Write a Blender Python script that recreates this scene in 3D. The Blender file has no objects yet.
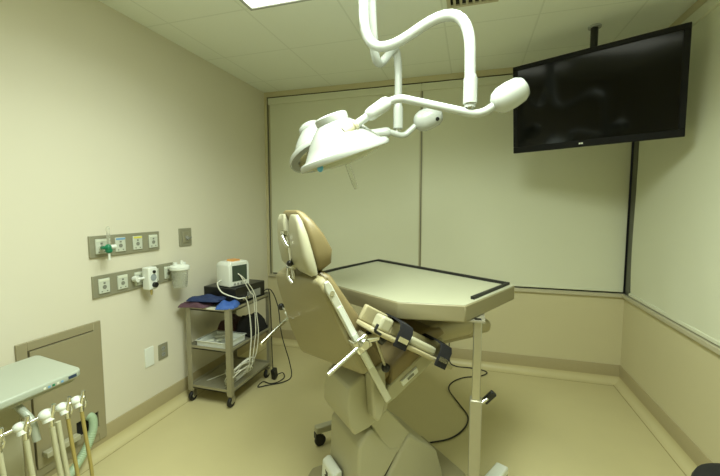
import bpy, math, random
from mathutils import Vector, Matrix
R = math.radians
random.seed(4)
SC = bpy.context.scene
COL = SC.collection

# ------------------------------------------------------------------ materials
def lin(c):
    return tuple(((v/255)/12.92 if v/255 <= 0.04045 else (((v/255)+0.055)/1.055)**2.4) for v in c) + (1.0,)

def mat(name, rgb, rough=0.5, metal=0.0, noise=0.0, nscale=30, bump=0.0, bscale=200, spec=0.5, trans=0.0, alpha=1.0, coat=0.0, sheen=0.0):
    m = bpy.data.materials.new(name); m.use_nodes = True
    nt = m.node_tree; b = nt.nodes['Principled BSDF']
    c = lin(rgb)
    b.inputs['Base Color'].default_value = c
    b.inputs['Roughness'].default_value = rough
    b.inputs['Metallic'].default_value = metal
    b.inputs['Specular IOR Level'].default_value = spec
    b.inputs['Transmission Weight'].default_value = trans
    b.inputs['Alpha'].default_value = alpha
    b.inputs['Coat Weight'].default_value = coat
    b.inputs['Sheen Weight'].default_value = sheen
    tc = nt.nodes.new('ShaderNodeTexCoord')
    if noise:
        n = nt.nodes.new('ShaderNodeTexNoise'); n.inputs['Scale'].default_value = nscale; n.inputs['Detail'].default_value = 5
        nt.links.new(tc.outputs['Object'], n.inputs['Vector'])
        mx = nt.nodes.new('ShaderNodeMix'); mx.data_type = 'RGBA'
        mx.inputs['A'].default_value = tuple(max(0, v*(1-noise)) for v in c[:3]) + (1,)
        mx.inputs['B'].default_value = tuple(min(1, v*(1+noise)) for v in c[:3]) + (1,)
        nt.links.new(n.outputs['Fac'], mx.inputs['Factor'])
        nt.links.new(mx.outputs['Result'], b.inputs['Base Color'])
    if bump:
        n2 = nt.nodes.new('ShaderNodeTexNoise'); n2.inputs['Scale'].default_value = bscale; n2.inputs['Detail'].default_value = 4
        nt.links.new(tc.outputs['Object'], n2.inputs['Vector'])
        bp = nt.nodes.new('ShaderNodeBump'); bp.inputs['Strength'].default_value = bump; bp.inputs['Distance'].default_value = 0.002
        nt.links.new(n2.outputs['Fac'], bp.inputs['Height'])
        nt.links.new(bp.outputs['Normal'], b.inputs['Normal'])
    return m

def emit(name, rgb, s):
    m = bpy.data.materials.new(name); m.use_nodes = True
    b = m.node_tree.nodes['Principled BSDF']
    b.inputs['Base Color'].default_value = (.9, .9, .9, 1)
    b.inputs['Emission Color'].default_value = rgb
    b.inputs['Emission Strength'].default_value = s
    return m

M = {}
M['wall'] = mat('wall_paint', (222, 217, 198), .55, noise=.02, nscale=3, bump=.12, bscale=350)
M['wall_dim'] = mat('wall_paint_dim_light', (206, 198, 160), .55, noise=.02, nscale=3, bump=.12, bscale=350)  # same paint as the left wall, with weaker, yellower light put into the colour
M['ceil'] = None
M['floor'] = mat('sheet_vinyl', (198, 188, 142), .42, noise=.035, nscale=6, bump=.03, bscale=500)
M['base'] = mat('cove_vinyl', (170, 158, 120), .45, noise=.04, nscale=40)
M['seam'] = mat('weld_line', (150, 137, 92), .6)
M['shade'] = mat('shade_cloth', (220, 222, 198), .75, noise=.015, nscale=4, bump=.15, bscale=900)
M['trim'] = mat('window_trim', (186, 180, 146), .45)
M['sill'] = mat('sill_board', (190, 184, 156), .4)
M['dark_alu'] = mat('dark_aluminium', (108, 110, 98), .4, metal=.6)
M['gap'] = mat('dark_gap', (42, 38, 24), .8)
M['white_paint'] = mat('white_enamel', (180, 184, 178), .25, coat=.3)
M['white_plastic'] = mat('white_plastic', (230, 234, 226), .35)
M['cream_plastic'] = mat('cream_moulding', (174, 171, 144), .38, noise=.02, nscale=8)
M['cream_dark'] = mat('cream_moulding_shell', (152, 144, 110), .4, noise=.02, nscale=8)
M['rail'] = mat('pale_painted_rail', (206, 207, 192), .35, metal=.1)
M['chrome'] = mat('chrome', (225, 226, 220), .16, metal=1.0)
M['steel'] = mat('brushed_steel', (186, 184, 168), .33, metal=.9, noise=.05, nscale=60)
M['steel_dull'] = mat('dull_steel', (168, 164, 142), .42, metal=.55, noise=.05, nscale=40)
M['uphol'] = mat('tan_vinyl_upholstery', (132, 118, 80), .42, noise=.06, nscale=20, bump=.25, bscale=400)
M['uphol_light'] = mat('light_vinyl_upholstery', (170, 161, 126), .42, noise=.04, nscale=20, bump=.2, bscale=400)
M['black_rubber'] = mat('black_rubber', (22, 22, 20), .55)
M['black_plastic'] = mat('black_plastic', (20, 21, 19), .35)
M['strap'] = mat('black_webbing', (20, 20, 24), .85, bump=.6, bscale=900)
M['laminate'] = mat('cream_laminate', (174, 174, 148), .38, noise=.015, nscale=12)
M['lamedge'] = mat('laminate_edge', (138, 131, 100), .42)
M['screen'] = mat('screen_glass', (6, 7, 6), .10, spec=.28)
M['tvbezel'] = mat('black_bezel', (10, 11, 10), .4, spec=.2)
M['panel'] = mat('painted_metal_panel', (160, 152, 122), .45, metal=.15)
M['void'] = mat('dark_recess', (18, 17, 10), .9)
M['gas_plate'] = mat('brushed_plate', (158, 156, 134), .45, metal=.35, noise=.05, nscale=90)
M['outlet'] = mat('outlet_face', (200, 205, 190), .4)
M['outlet_dark'] = mat('outlet_hole', (128, 130, 118), .6)
M['green'] = mat('green_body', (24, 120, 84), .35)
M['clear'] = mat('clear_plastic', (236, 240, 232), .12, trans=.75, alpha=.5)
M['blue_lbl'] = mat('blue_label', (120, 165, 205), .5)
M['yellow_lbl'] = mat('yellow_label', (225, 220, 90), .5)
M['white_lbl'] = mat('white_label', (222, 226, 208), .5)
M['green_hose'] = mat('pale_green_hose', (170, 192, 160), .45, noise=.04, nscale=50)
M['hose_grey'] = mat('grey_hose', (190, 188, 158), .4)
M['hose_yellow'] = mat('amber_hose', (168, 152, 88), .35)
M['tray_white'] = mat('tray_white', (174, 181, 166), .3, coat=.2)
M['navy'] = mat('navy_cloth', (36, 52, 92), .8, noise=.15, nscale=60, bump=.5, bscale=300)
M['blue'] = mat('blue_wrap', (58, 96, 172), .7, noise=.12, nscale=60, bump=.5, bscale=300)
M['maroon'] = mat('maroon_cloth', (88, 60, 72), .8, noise=.15, nscale=60, bump=.5, bscale=300)
M['darkred'] = mat('dark_red_pouch', (58, 26, 26), .7, noise=.15, nscale=60)
M['black_cloth'] = mat('black_cloth', (20, 20, 19), .8, bump=.6, bscale=300)
M['mon_screen'] = mat('monitor_screen', (62, 76, 66), .15)
M['orange'] = mat('orange_lamp', (222, 158, 84), .4)
M['grey_ctl'] = mat('grey_control', (150, 152, 146), .4)
M['dial'] = mat('dial_face', (150, 160, 165), .3)
M['mirror'] = mat('lamp_reflector', (190, 190, 176), .18, metal=.95)
M['lens'] = mat('lamp_lens', (176, 178, 150), .2, spec=.5)
M['cable_white'] = mat('white_cable', (222, 222, 206), .45)
M['blue_btn'] = mat('blue_button', (90, 165, 205), .4)
M['logo_blue'] = mat('badge_blue', (50, 66, 90), .4)
M['glass'] = mat('window_glass', (220, 228, 224), .05, trans=1.0)

def ceiling_material():
    m = bpy.data.materials.new('acoustic_tile'); m.use_nodes = True
    nt = m.node_tree; b = nt.nodes['Principled BSDF']; b.inputs['Roughness'].default_value = .85
    tc = nt.nodes.new('ShaderNodeTexCoord'); sp = nt.nodes.new('ShaderNodeSeparateXYZ')
    nt.links.new(tc.outputs['Object'], sp.inputs[0])
    def line(sock, off):
        a = nt.nodes.new('ShaderNodeMath'); a.operation = 'ADD'; a.inputs[1].default_value = off
        nt.links.new(sock, a.inputs[0])
        d = nt.nodes.new('ShaderNodeMath'); d.operation = 'PINGPONG'; d.inputs[1].default_value = .28
        nt.links.new(a.outputs[0], d.inputs[0])
        l = nt.nodes.new('ShaderNodeMath'); l.operation = 'LESS_THAN'; l.inputs[1].default_value = .0055
        nt.links.new(d.outputs[0], l.inputs[0]); return l
    lx = line(sp.outputs['X'], 1.87); ly = line(sp.outputs['Y'], -1.98)
    mx = nt.nodes.new('ShaderNodeMath'); mx.operation = 'MAXIMUM'
    nt.links.new(lx.outputs[0], mx.inputs[0]); nt.links.new(ly.outputs[0], mx.inputs[1])
    n = nt.nodes.new('ShaderNodeTexNoise'); n.inputs['Scale'].default_value = 160; n.inputs['Detail'].default_value = 3
    nt.links.new(tc.outputs['Object'], n.inputs['Vector'])
    c1 = nt.nodes.new('ShaderNodeMix'); c1.data_type = 'RGBA'
    c1.inputs['A'].default_value = lin((236, 241, 230)); c1.inputs['B'].default_value = lin((240, 244, 233))
    nt.links.new(n.outputs['Fac'], c1.inputs['Factor'])
    c2 = nt.nodes.new('ShaderNodeMix'); c2.data_type = 'RGBA'
    c2.inputs['B'].default_value = lin((226, 231, 219))
    nt.links.new(c1.outputs['Result'], c2.inputs['A']); nt.links.new(mx.outputs[0], c2.inputs['Factor'])
    nt.links.new(c2.outputs['Result'], b.inputs['Base Color'])
    bp = nt.nodes.new('ShaderNodeBump'); bp.inputs['Strength'].default_value = .2; bp.inputs['Distance'].default_value = .003
    nt.links.new(n.outputs['Fac'], bp.inputs['Height']); nt.links.new(bp.outputs['Normal'], b.inputs['Normal'])
    return m
M['ceil'] = ceiling_material()

# ------------------------------------------------------------------ mesh helpers
def frame(z, up=Vector((0, 0, 1))):
    z = Vector(z).normalized()
    if abs(z.dot(up)) > .98: up = Vector((1, 0, 0))
    x = up.cross(z).normalized(); y = z.cross(x)
    return Matrix((x, y, z)).transposed().to_4x4()

def crom(pts, n=8):
    P = [Vector(p) for p in pts]; out = []
    for i in range(len(P)-1):
        p0 = P[max(i-1, 0)]; p1 = P[i]; p2 = P[i+1]; p3 = P[min(i+2, len(P)-1)]
        for k in range(n):
            t = k/n
            out.append(.5*((2*p1)+(p2-p0)*t+(2*p0-5*p1+4*p2-p3)*t*t+(3*p1-p0-3*p2+p3)*t**3))
    out.append(P[-1]); return out

def fillet(pts, r, n=7):
    """polyline with its corners rounded (bent pipe)"""
    P = [Vector(p) for p in pts]; out = [P[0]]
    for i in range(1, len(P)-1):
        a, b, c = P[i-1], P[i], P[i+1]
        rr = r[i-1] if isinstance(r, (list, tuple)) else r
        d1 = (a-b); d2 = (c-b)
        l = min(rr, d1.length*.499, d2.length*.499)
        s = b+d1.normalized()*l; e = b+d2.normalized()*l
        for k in range(n+1):
            t = k/n; out.append((1-t)**2*s+2*t*(1-t)*b+t*t*e)
    out.append(P[-1]); return out

class MB:
    def __init__(s): s.v = []; s.f = []
    def add(s, v, f):
        o = len(s.v); s.v += [Vector(p) for p in v]; s.f += [tuple(i+o for i in q) for q in f]; return s
    def box(s, c, d, m=None):
        x, y, z = d[0]/2, d[1]/2, d[2]/2
        v = [Vector((sx*x, sy*y, sz*z)) for sz in (-1, 1) for sy in (-1, 1) for sx in (-1, 1)]
        if m is not None: v = [m.to_3x3() @ p for p in v]
        v = [p+Vector(c) for p in v]
        return s.add(v, [(0, 2, 3, 1), (4, 5, 7, 6), (0, 1, 5, 4), (2, 6, 7, 3), (0, 4, 6, 2), (1, 3, 7, 5)])
    def bb(s, a, b):
        return s.box([(a[i]+b[i])/2 for i in range(3)], [abs(b[i]-a[i]) for i in range(3)])
    def loft(s, rings, cap=True, close=False):
        n = len(rings[0]); v = [p for r in rings for p in r]; f = []
        m = len(rings)
        for i in range(m if close else m-1):
            for k in range(n):
                a, b = i*n+k, i*n+(k+1) % n; c, d = ((i+1) % m)*n+(k+1) % n, ((i+1) % m)*n+k
                f.append((a, b, c, d))
        if cap and not close: f.append(tuple(range(n))[::-1]); f.append(tuple(range((m-1)*n, m*n)))
        return s.add(v, f)
    def tube(s, pts, r, seg=12, cap=True, close=False):
        P = [Vector(p) for p in pts]
        Q = [P[0]]
        for p in P[1:]:
            if (p-Q[-1]).length > 1e-6: Q.append(p)
        P = Q; n = len(P); rings = []
        t = [(P[min(i+1, n-1)]-P[max(i-1, 0)]).normalized() for i in range(n)]
        fr = frame(t[0]).to_3x3(); x = fr.col[0].copy()
        for i in range(n):
            x = (x - t[i]*x.dot(t[i]));
            if x.length < 1e-6: x = frame(t[i]).to_3x3().col[0].copy()
            x.normalize(); y = t[i].cross(x)
            rr = r[i] if isinstance(r, (list, tuple)) else r
            rings.append([P[i]+(x*math.cos(a)+y*math.sin(a))*rr for a in [2*math.pi*k/seg for k in range(seg)]])
        return s.loft(rings, cap, close)
    def cyl(s, a, b, r, r2=None, seg=20):
        return s.tube([a, b], [r, r if r2 is None else r2], seg)
    def lathe(s, prof, o, axis=(0, 0, 1), seg=28):
        """profile of (radius, height) along axis from o"""
        fr = frame(axis).to_3x3(); o = Vector(o); rings = []
        for rad, h in prof:
            rings.append([o+fr @ Vector((math.cos(a)*rad, math.sin(a)*rad, h)) for a in [2*math.pi*k/seg for k in range(seg)]])
        return s.loft(rings)
    def prism(s, poly, h0, h1, m=None):
        m = m or Matrix.Identity(4)
        a = [m @ Vector((p[0], p[1], h0)) for p in poly]; b = [m @ Vector((p[0], p[1], h1)) for p in poly]
        return s.loft([a, b])
    def ell(s, c, r, m=None, seg=20, rings=12):
        out = []
        for i in range(rings+1):
            th = math.pi*(i/rings); th = min(max(th, .03), math.pi-.03)
            ring = []
            for k in range(seg):
                a = 2*math.pi*k/seg
                p = Vector((r[0]*math.sin(th)*math.cos(a), r[1]*math.sin(th)*math.sin(a), -r[2]*math.cos(th)))
                if m is not None: p = m.to_3x3() @ p
                ring.append(p+Vector(c))
            out.append(ring)
        return s.loft(out)
    def build(s, name, m, parent=None, bevel=0, seg=2, ang=40, world=False, origin=None):
        me = bpy.data.meshes.new(name)
        vs = s.v
        if parent is not None and world:
            inv = WM(parent).inverted(); vs = [inv @ p for p in vs]
        o = bpy.data.objects.new(name, me); COL.objects.link(o)
        if parent is None:
            if origin is None:
                xs = [p.x for p in vs]; ys = [p.y for p in vs]; zs = [p.z for p in vs]
                origin = ((min(xs)+max(xs))/2, (min(ys)+max(ys))/2, min(zs))
            origin = Vector(origin); vs = [p-origin for p in vs]; o.location = origin
        else: o.parent = parent
        me.from_pydata([tuple(p) for p in vs], [], s.f); me.validate()
        import bmesh
        bm = bmesh.new(); bm.from_mesh(me); bmesh.ops.recalc_face_normals(bm, faces=bm.faces[:]); bm.to_mesh(me); bm.free()
        me.materials.append(M[m] if isinstance(m, str) else m)
        me.shade_smooth(); me.set_sharp_from_angle(angle=R(ang))
        if bevel:
            b = o.modifiers.new('bevel', 'BEVEL'); b.width = bevel; b.segments = seg; b.limit_method = 'ANGLE'; b.angle_limit = R(30); b.harden_normals = False
        return o

def WM(o):
    m = o.matrix_basis.copy()
    while o.parent: o = o.parent; m = o.matrix_basis @ m
    return m

def tag(o, label=None, cat=None, group=None, kind=None):
    if label: o['label'] = label
    if cat: o['category'] = cat
    if group: o['group'] = group
    if kind: o['kind'] = kind
    return o

def thing(name, label, cat, loc=(0, 0, 0), rz=0, group=None):
    o = bpy.data.objects.new(name, None); o.empty_display_size = .1
    COL.objects.link(o); o.location = loc; o.rotation_euler = (0, 0, rz)
    return tag(o, label, cat, group)

def struct(name, mb, m, parent=None, **k):
    o = mb.build(name, m, parent, origin=(0, 0, 0) if parent is None else None, **k)
    if parent is None: o['kind'] = 'structure'
    return o

# ------------------------------------------------------------------ the room
XL, XR, YB, YF, ZC = -2.048, 1.199, 3.40, -1.60, 2.602
XF = XR + .0
WZ0, WZ1 = .742, 2.553
struct('floor', MB().bb((XL-.1, YF-.1, -.1), (XR+.1, YB+.1, 0)), 'floor')
struct('ceiling', MB().bb((XL-.1, YF-.1, ZC), (XR+.1, YB+.1, ZC+.1)), 'ceil')
struct('wall_left', MB().bb((XL-.12, YF-.1, 0), (XL, YB+.12, ZC)), 'wall')
struct('wall_front', MB().bb((XL, YF-.12, 0), (XR, YF, ZC)), 'wall')
b = MB(); b.bb((XL, YB, 0), (XR+.12, YB+.12, WZ0-.03)); b.bb((XL, YB, WZ1), (XR+.12, YB+.12, ZC)); b.bb((XL, YB, WZ0-.03), (XL+.03, YB+.12, WZ1))
struct('wall_back', b, 'wall_dim')
b = MB(); b.bb((XR, YF-.1, 0), (XR+.12, YB, WZ0-.03)); b.bb((XR, YF-.1, WZ1), (XR+.12, YB, ZC)); b.bb((XR, YF-.1, WZ0-.03), (XR+.12, -.2, WZ1))
struct('wall_right', b, 'wall_dim')

# coved base: a flat band on the wall, a quarter-round sweep to the floor
def cove(name, a, bb_, n):
    a = Vector(a); e = Vector(bb_); n = Vector(n)
    band = [(0, .150), (.006, .150), (.008, .146), (.008, .054), (0, .054)]
    sweep = [(0, .0542), (.0075, .0542)]
    for k in range(1, 9):
        q = math.pi/2*k/8; sweep.append((.0075+.051*(1-math.cos(q)), .001+.051*(1-math.sin(q))))
    sweep += [(.0585, 0), (0, 0)]
    o = struct(name, MB().loft([[q+n*u+Vector((0, 0, z)) for u, z in band] for q in (a, e)]), 'base', ang=50)
    MB().loft([[q+n*u+Vector((0, 0, z)) for u, z in sweep] for q in (a, e)]).build('cove_sweep', 'floor', o, ang=50)
    return o
cove('baseboard_left', (XL, YF, 0), (XL, YB, 0), (1, 0, 0))
cove('baseboard_back', (XL, YB, 0), (XR, YB, 0), (0, -1, 0))
cove('baseboard_right', (XR, YB, 0), (XR, YF, 0), (-1, 0, 0))
b = MB(); w = .0022
for p, q in (((XL+.07, YB-.075), (XR-.062, YB-.075)), ):
    b.bb((p[0], p[1]-w, 0), (q[0], p[1]+w, .0006))
b.bb((XR-.062-w, YF, 0), (XR-.062+w, YB-.03, .0006)); b.bb((XL+.07-w, YF, 0), (XL+.07+w, YB-.075, .0006))
struct('trim_1', b, 'seam')

# windows: frame, sill, glass
def window(name, parts):
    o = struct(name, parts['frame'], 'trim'); parts['pane'].build('pane', 'glass', o)
    parts['sill'].build('sill', 'sill', o, bevel=.004); parts['mullion'].build('mullion', 'dark_alu', o); parts['gap'].build('shadow_gap', 'gap', o)
    return o
XM = -.444
def back_window(name, x0, x1, lx, rx):
    fr = MB(); y0 = YB+.03; y1 = YB+.10
    fr.bb((x0, y0, WZ0-.03), (x1, y1, WZ0+.02)); fr.bb((x0, y0, WZ1-.05), (x1, y1, WZ1)); fr.bb((x0, y0, WZ0+.02), (x0+.03, y1, WZ1-.05)); fr.bb((x1-.03, y0, WZ0+.02), (x1, y1, WZ1-.05))
    if rx: fr.bb((XL+.046, YB+.002, WZ0), (XL+.06, YB+.03, WZ1-.07)); fr.bb((XM-.014, YB+.002, WZ0), (XM-.003, YB+.03, WZ1-.07))
    else: fr.bb((XM+.004, YB+.002, WZ0), (XM+.0095, YB+.03, WZ1-.07))
    pane = MB().bb((x0+.03, y0+.03, WZ0+.02), (x1-.03, y0+.036, WZ1-.05))
    sill = MB().bb((x0, YB-.022, WZ0-.03), (x1, YB+.03, WZ0-.0))
    mu = MB(); mu.bb((lx[0], YB-.004, WZ0), (lx[1], YB+.03, WZ1-.07))
    if rx: mu.bb((rx[0], YB-.004, WZ0), (rx[1], YB+.03, WZ1-.07))
    gap = MB(); gap.bb((x0, YB+.012, WZ1-.012), (x1, YB+.03, WZ1)); gap.bb((x0, YB+.012, WZ0), (x1, YB+.03, WZ0+.012))
    return window(name, dict(frame=fr, pane=pane, sill=sill, mullion=mu, gap=gap))
back_window('window_1', XL+.03, XM, (XL+.038, XL+.046), (XM-.003, XM))
back_window('window_2', XM, XR, (XM, XM+.004), None)
y0r, y1r = -.2, YB
fr = MB(); x0 = XR+.03; x1 = XR+.10
fr.bb((x0, y0r, WZ0-.03), (x1, y1r, WZ0+.02)); fr.bb((x0, y0r, WZ1-.05), (x1, y1r, WZ1)); fr.bb((x0, y0r, WZ0+.02), (x1, y0r+.03, WZ1-.05)); fr.bb((x0, y1r-.03, WZ0+.02), (x1, y1r, WZ1-.05))
for yy in (1.0, 2.2): fr.bb((x0, yy-.015, WZ0+.02), (x1, yy+.015, WZ1-.05))
pane = MB().bb((x0+.03, y0r+.03, WZ0+.02), (x0+.036, y1r-.03, WZ1-.05))
sill = MB().bb((XR-.022, y0r, WZ0-.03), (XR+.03, y1r-.022, WZ0))
mu = MB().bb((XR-.002, YB-.095, WZ0), (XR+.03, YB-.022, WZ1-.07))
gap = MB(); gap.bb((XR-.001, YB-.022, WZ0), (XR+.03, YB-.006, WZ1-.07)); gap.bb((XR+.012, y0r, WZ1-.012), (XR+.03, y1r, WZ1)); gap.bb((XR+.012, y0r, WZ0), (XR+.03, y1r, WZ0+.012))
window('window_3', dict(frame=fr, pane=pane, sill=sill, mullion=mu, gap=gap))

# roller shades: cassette, cloth, hem bar
def shade_back(x0, x1, label):
    t = thing('roller_shade', label, 'window shade', ((x0+x1)/2, YB, WZ0))
    MB().bb((x0-.012, YB-.014, WZ1-.078), (x1+.012, YB+.03, WZ1-.013)).build('cassette', 'shade', t, bevel=.004, world=True)
    n = 30; v = []; f = []
    rows = 24
    for layer in (0, .003):
        for j in range(rows+1):
            for i in range(n+1):
                x = x0+(x1-x0)*i/n; z = WZ0+.025+(WZ1-.078-WZ0-.025)*j/rows
                d = .0016*math.sin(i*.8+j*.25)*(1-j/rows)
                v.append((x, YB+.004+layer+d, z))
    m = (n+1)*(rows+1)
    for j in range(rows):
        for i in range(n):
            a = j*(n+1)+i; f.append((a, a+1, a+n+2, a+n+1)); f.append((m+a, m+a+n+1, m+a+n+2, m+a+1))
    for j in range(rows):
        for i in (0, n):
            a = j*(n+1)+i; q = (a, a+n+1, m+a+n+1, m+a); f.append(q)
    MB().add(v, f).build('shade_cloth', 'shade', t, world=True)
    MB().bb((x0, YB-.002, WZ0+.012), (x1, YB+.012, WZ0+.03)).build('hem_bar', 'shade', t, bevel=.003, world=True)
shade_back(XL+.062, XM-.016, 'cream roller shade pulled down on back wall window, the left one behind the chair')
shade_back(XM+.010, XR-.012, 'cream roller shade pulled down on back wall window, below the television')
t = thing('roller_shade', 'cream roller shade pulled down on the right wall window', 'window shade', (XR, 1.5, WZ0))
MB().bb((XR-.014, y0r, WZ1-.078), (XR+.03, YB-.02, WZ1-.013)).build('cassette', 'shade', t, bevel=.004, world=True)
v = []; f = []; n = 40; rows = 24; ya, yb = y0r+.02, YB-.10
for layer in (0, .003):
    for j in range(rows+1):
        for i in range(n+1):
            yy = ya+(yb-ya)*i/n; k = 1-j/rows
            d = .006*math.sin(i*.55+j*.3)*k**3+.004*math.sin(i*1.3-j*.4)*k**4
            v.append((XR+.002+layer+d-.004*k, yy, WZ0+.025+(WZ1-.078-WZ0-.025)*j/rows))
m = (n+1)*(rows+1)
for j in range(rows):
    for i in range(n):
        a = j*(n+1)+i; f.append((a, a+1, a+n+2, a+n+1)); f.append((m+a, m+a+n+1, m+a+n+2, m+a+1))
    for i in (0, n):
        a = j*(n+1)+i; f.append((a, a+n+1, m+a+n+1, m+a))
MB().add(v, f).build('shade_cloth', 'shade', t, world=True)
MB().bb((XR-.01, ya, WZ0+.006), (XR+.006, yb, WZ0+.028)).build('hem_bar', 'shade', t, bevel=.003, world=True)

# ------------------------------------------------------------------ ceiling fittings
def troffer(x0, x1, y0, y1, label, power):
    t = thing('ceiling_light', label, 'ceiling light', ((x0+x1)/2, (y0+y1)/2, ZC-.02))
    b = MB(); w = .018; z0, z1 = ZC-.012, ZC
    b.bb((x0, y0, z0), (x1, y0+w, z1)); b.bb((x0, y1-w, z0), (x1, y1, z1)); b.bb((x0, y0+w, z0), (x0+w, y1-w, z1)); b.bb((x1-w, y0+w, z0), (x1, y1-w, z1))
    b.build('frame', 'white_paint', t, world=True)
    MB().bb((x0+w, y0+w, ZC-.006), (x1-w, y1-w, ZC)).build('diffuser', emit('diffuser_glow', (.95, 1, .84, 1), 3), t, world=True)
    la = bpy.data.lights.new('tube_light', 'AREA'); la.shape = 'RECTANGLE'; la.size = (x1-x0)-.06; la.size_y = (y1-y0)-.06
    la.energy = power; la.color = LIGHT_COL; la.spread = R(150)
    lo = bpy.data.objects.new('tube_light', la); COL.objects.link(lo); lo.location = ((x0+x1)/2, (y0+y1)/2, ZC-.02)
    return t
LIGHT_COL = (.89, 1.0, .88)
troffer(-1.27, -.77, .90, 1.985, 'bright white recessed ceiling light panel at the top edge of the photo', 11)
troffer(-.44, .12, .46, 1.56, 'long white recessed ceiling light panel over the middle of the room', 52)

t = thing('ceiling_vent', 'slotted air vent grille in the ceiling by the light pipe', 'vent', (.03, 2.13, ZC-.012))
b = MB(); x0, x1, y0, y1 = -.16, .12, 1.98, 2.30
b.bb((x0, y0, ZC-.012), (x1, y0+.02, ZC)); b.bb((x0, y1-.02, ZC-.012), (x1, y1, ZC)); b.bb((x0, y0+.02, ZC-.012), (x0+.02, y1-.02, ZC)); b.bb((x1-.02, y0+.02, ZC-.012), (x1, y1-.02, ZC))
b.build('frame', 'sill', t, world=True)
MB().bb((x0+.02, y0+.02, ZC-.002), (x1-.02, y1-.02, ZC)).build('backing', 'void', t, world=True)
for k in range(7):
    x = x0+.035+k*.035
    MB().bb((x, y0+.02, ZC-.010), (x+.014, y1-.02, ZC-.003)).build('slat', 'sill', t, world=True)

# ------------------------------------------------------------------ television
TVL, TVR = Vector((.270, 2.86, 2.120)), Vector((1.098, 2.450, 2.105))
TVC = (TVL+TVR)/2; TW = (TVR-TVL).length; TH = .585
xa = (TVR-TVL); xa.z = 0; xa.normalize()
na = Vector((xa.y, -xa.x, 0)).normalized()            # towards the room
if na.y > 0: na = -na
tilt = R(6)
za = (Vector((0, 0, 1))*math.cos(tilt)+na*math.sin(tilt)).normalized(); nn = xa.cross(za).normalized()
if nn.dot(na) < 0: nn = -nn
tv = thing('television', 'black flat screen television hung from the ceiling in the right corner', 'television', TVC)
def TP(u, v, n): return TVC+xa*u+za*v+nn*n
TMX = Matrix((xa, za, nn)).transposed().to_4x4(); TMX.translation = TVC
b = MB().prism([(-TW/2+.01, -TH/2+.01), (TW/2-.01, -TH/2+.01), (TW/2-.01, TH/2-.01), (-TW/2+.01, TH/2-.01)], -.075, -.02, TMX)
b.prism([(-.28, -.2), (.28, -.2), (.28, .2), (-.28, .2)], -.10, -.07, TMX)
b.build('rear_housing', 'black_plastic', tv, world=True, bevel=.008)
b = MB(); e = .030; eb = .042
for q in ([(-TW/2, -TH/2), (TW/2, -TH/2), (TW/2, -TH/2+eb), (-TW/2, -TH/2+eb)], [(-TW/2, TH/2-e), (TW/2, TH/2-e), (TW/2, TH/2), (-TW/2, TH/2)],
          [(-TW/2, -TH/2+eb), (-TW/2+e, -TH/2+eb), (-TW/2+e, TH/2-e), (-TW/2, TH/2-e)], [(TW/2-e, -TH/2+eb), (TW/2, -TH/2+eb), (TW/2, TH/2-e), (TW/2-e, TH/2-e)]):
    b.prism(q, -.03, .006, TMX)
b.build('bezel', 'tvbezel', tv, world=True, bevel=.003)
MB().prism([(-TW/2+e-.003, -TH/2+eb-.003), (TW/2-e+.003, -TH/2+eb-.003), (TW/2-e+.003, TH/2-e+.003), (-TW/2+e-.003, TH/2-e+.003)], -.025, -.001, TMX).build('screen', 'screen', tv, world=True)
lg = MB()
for k in range(2): lg.prism([(-.048+k*.013, -TH/2+.017), (-.038+k*.013, -TH/2+.017), (-.038+k*.013, -TH/2+.027), (-.048+k*.013, -TH/2+.027)], .006, .0072, TMX)
lg.build('maker_badge', 'white_lbl', tv, world=True)
px = TP(-.02, 0, -.16)
mt = thing('ceiling_mount', 'black ceiling pole bracket holding up the television', 'mount', (px.x, px.y, 2.2))
b = MB().cyl((px.x, px.y, ZC-.012), (px.x, px.y, ZC), .038); b.build('ceiling_flange', 'white_paint', mt, world=True)
b = MB().cyl((px.x, px.y, 2.12), (px.x, px.y, ZC-.012), .022); b.build('pole', 'black_plastic', mt, world=True)
b = MB().prism([(-.14, -.10), (.10, -.10), (.10, .10), (-.14, .10)], -.112, -.1002, TMX); b.prism([(-.07, -.05), (.03, -.05), (.03, .05), (-.07, .05)], -.17, -.112, TMX)
b.build('bracket', 'black_plastic', mt, world=True)

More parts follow.
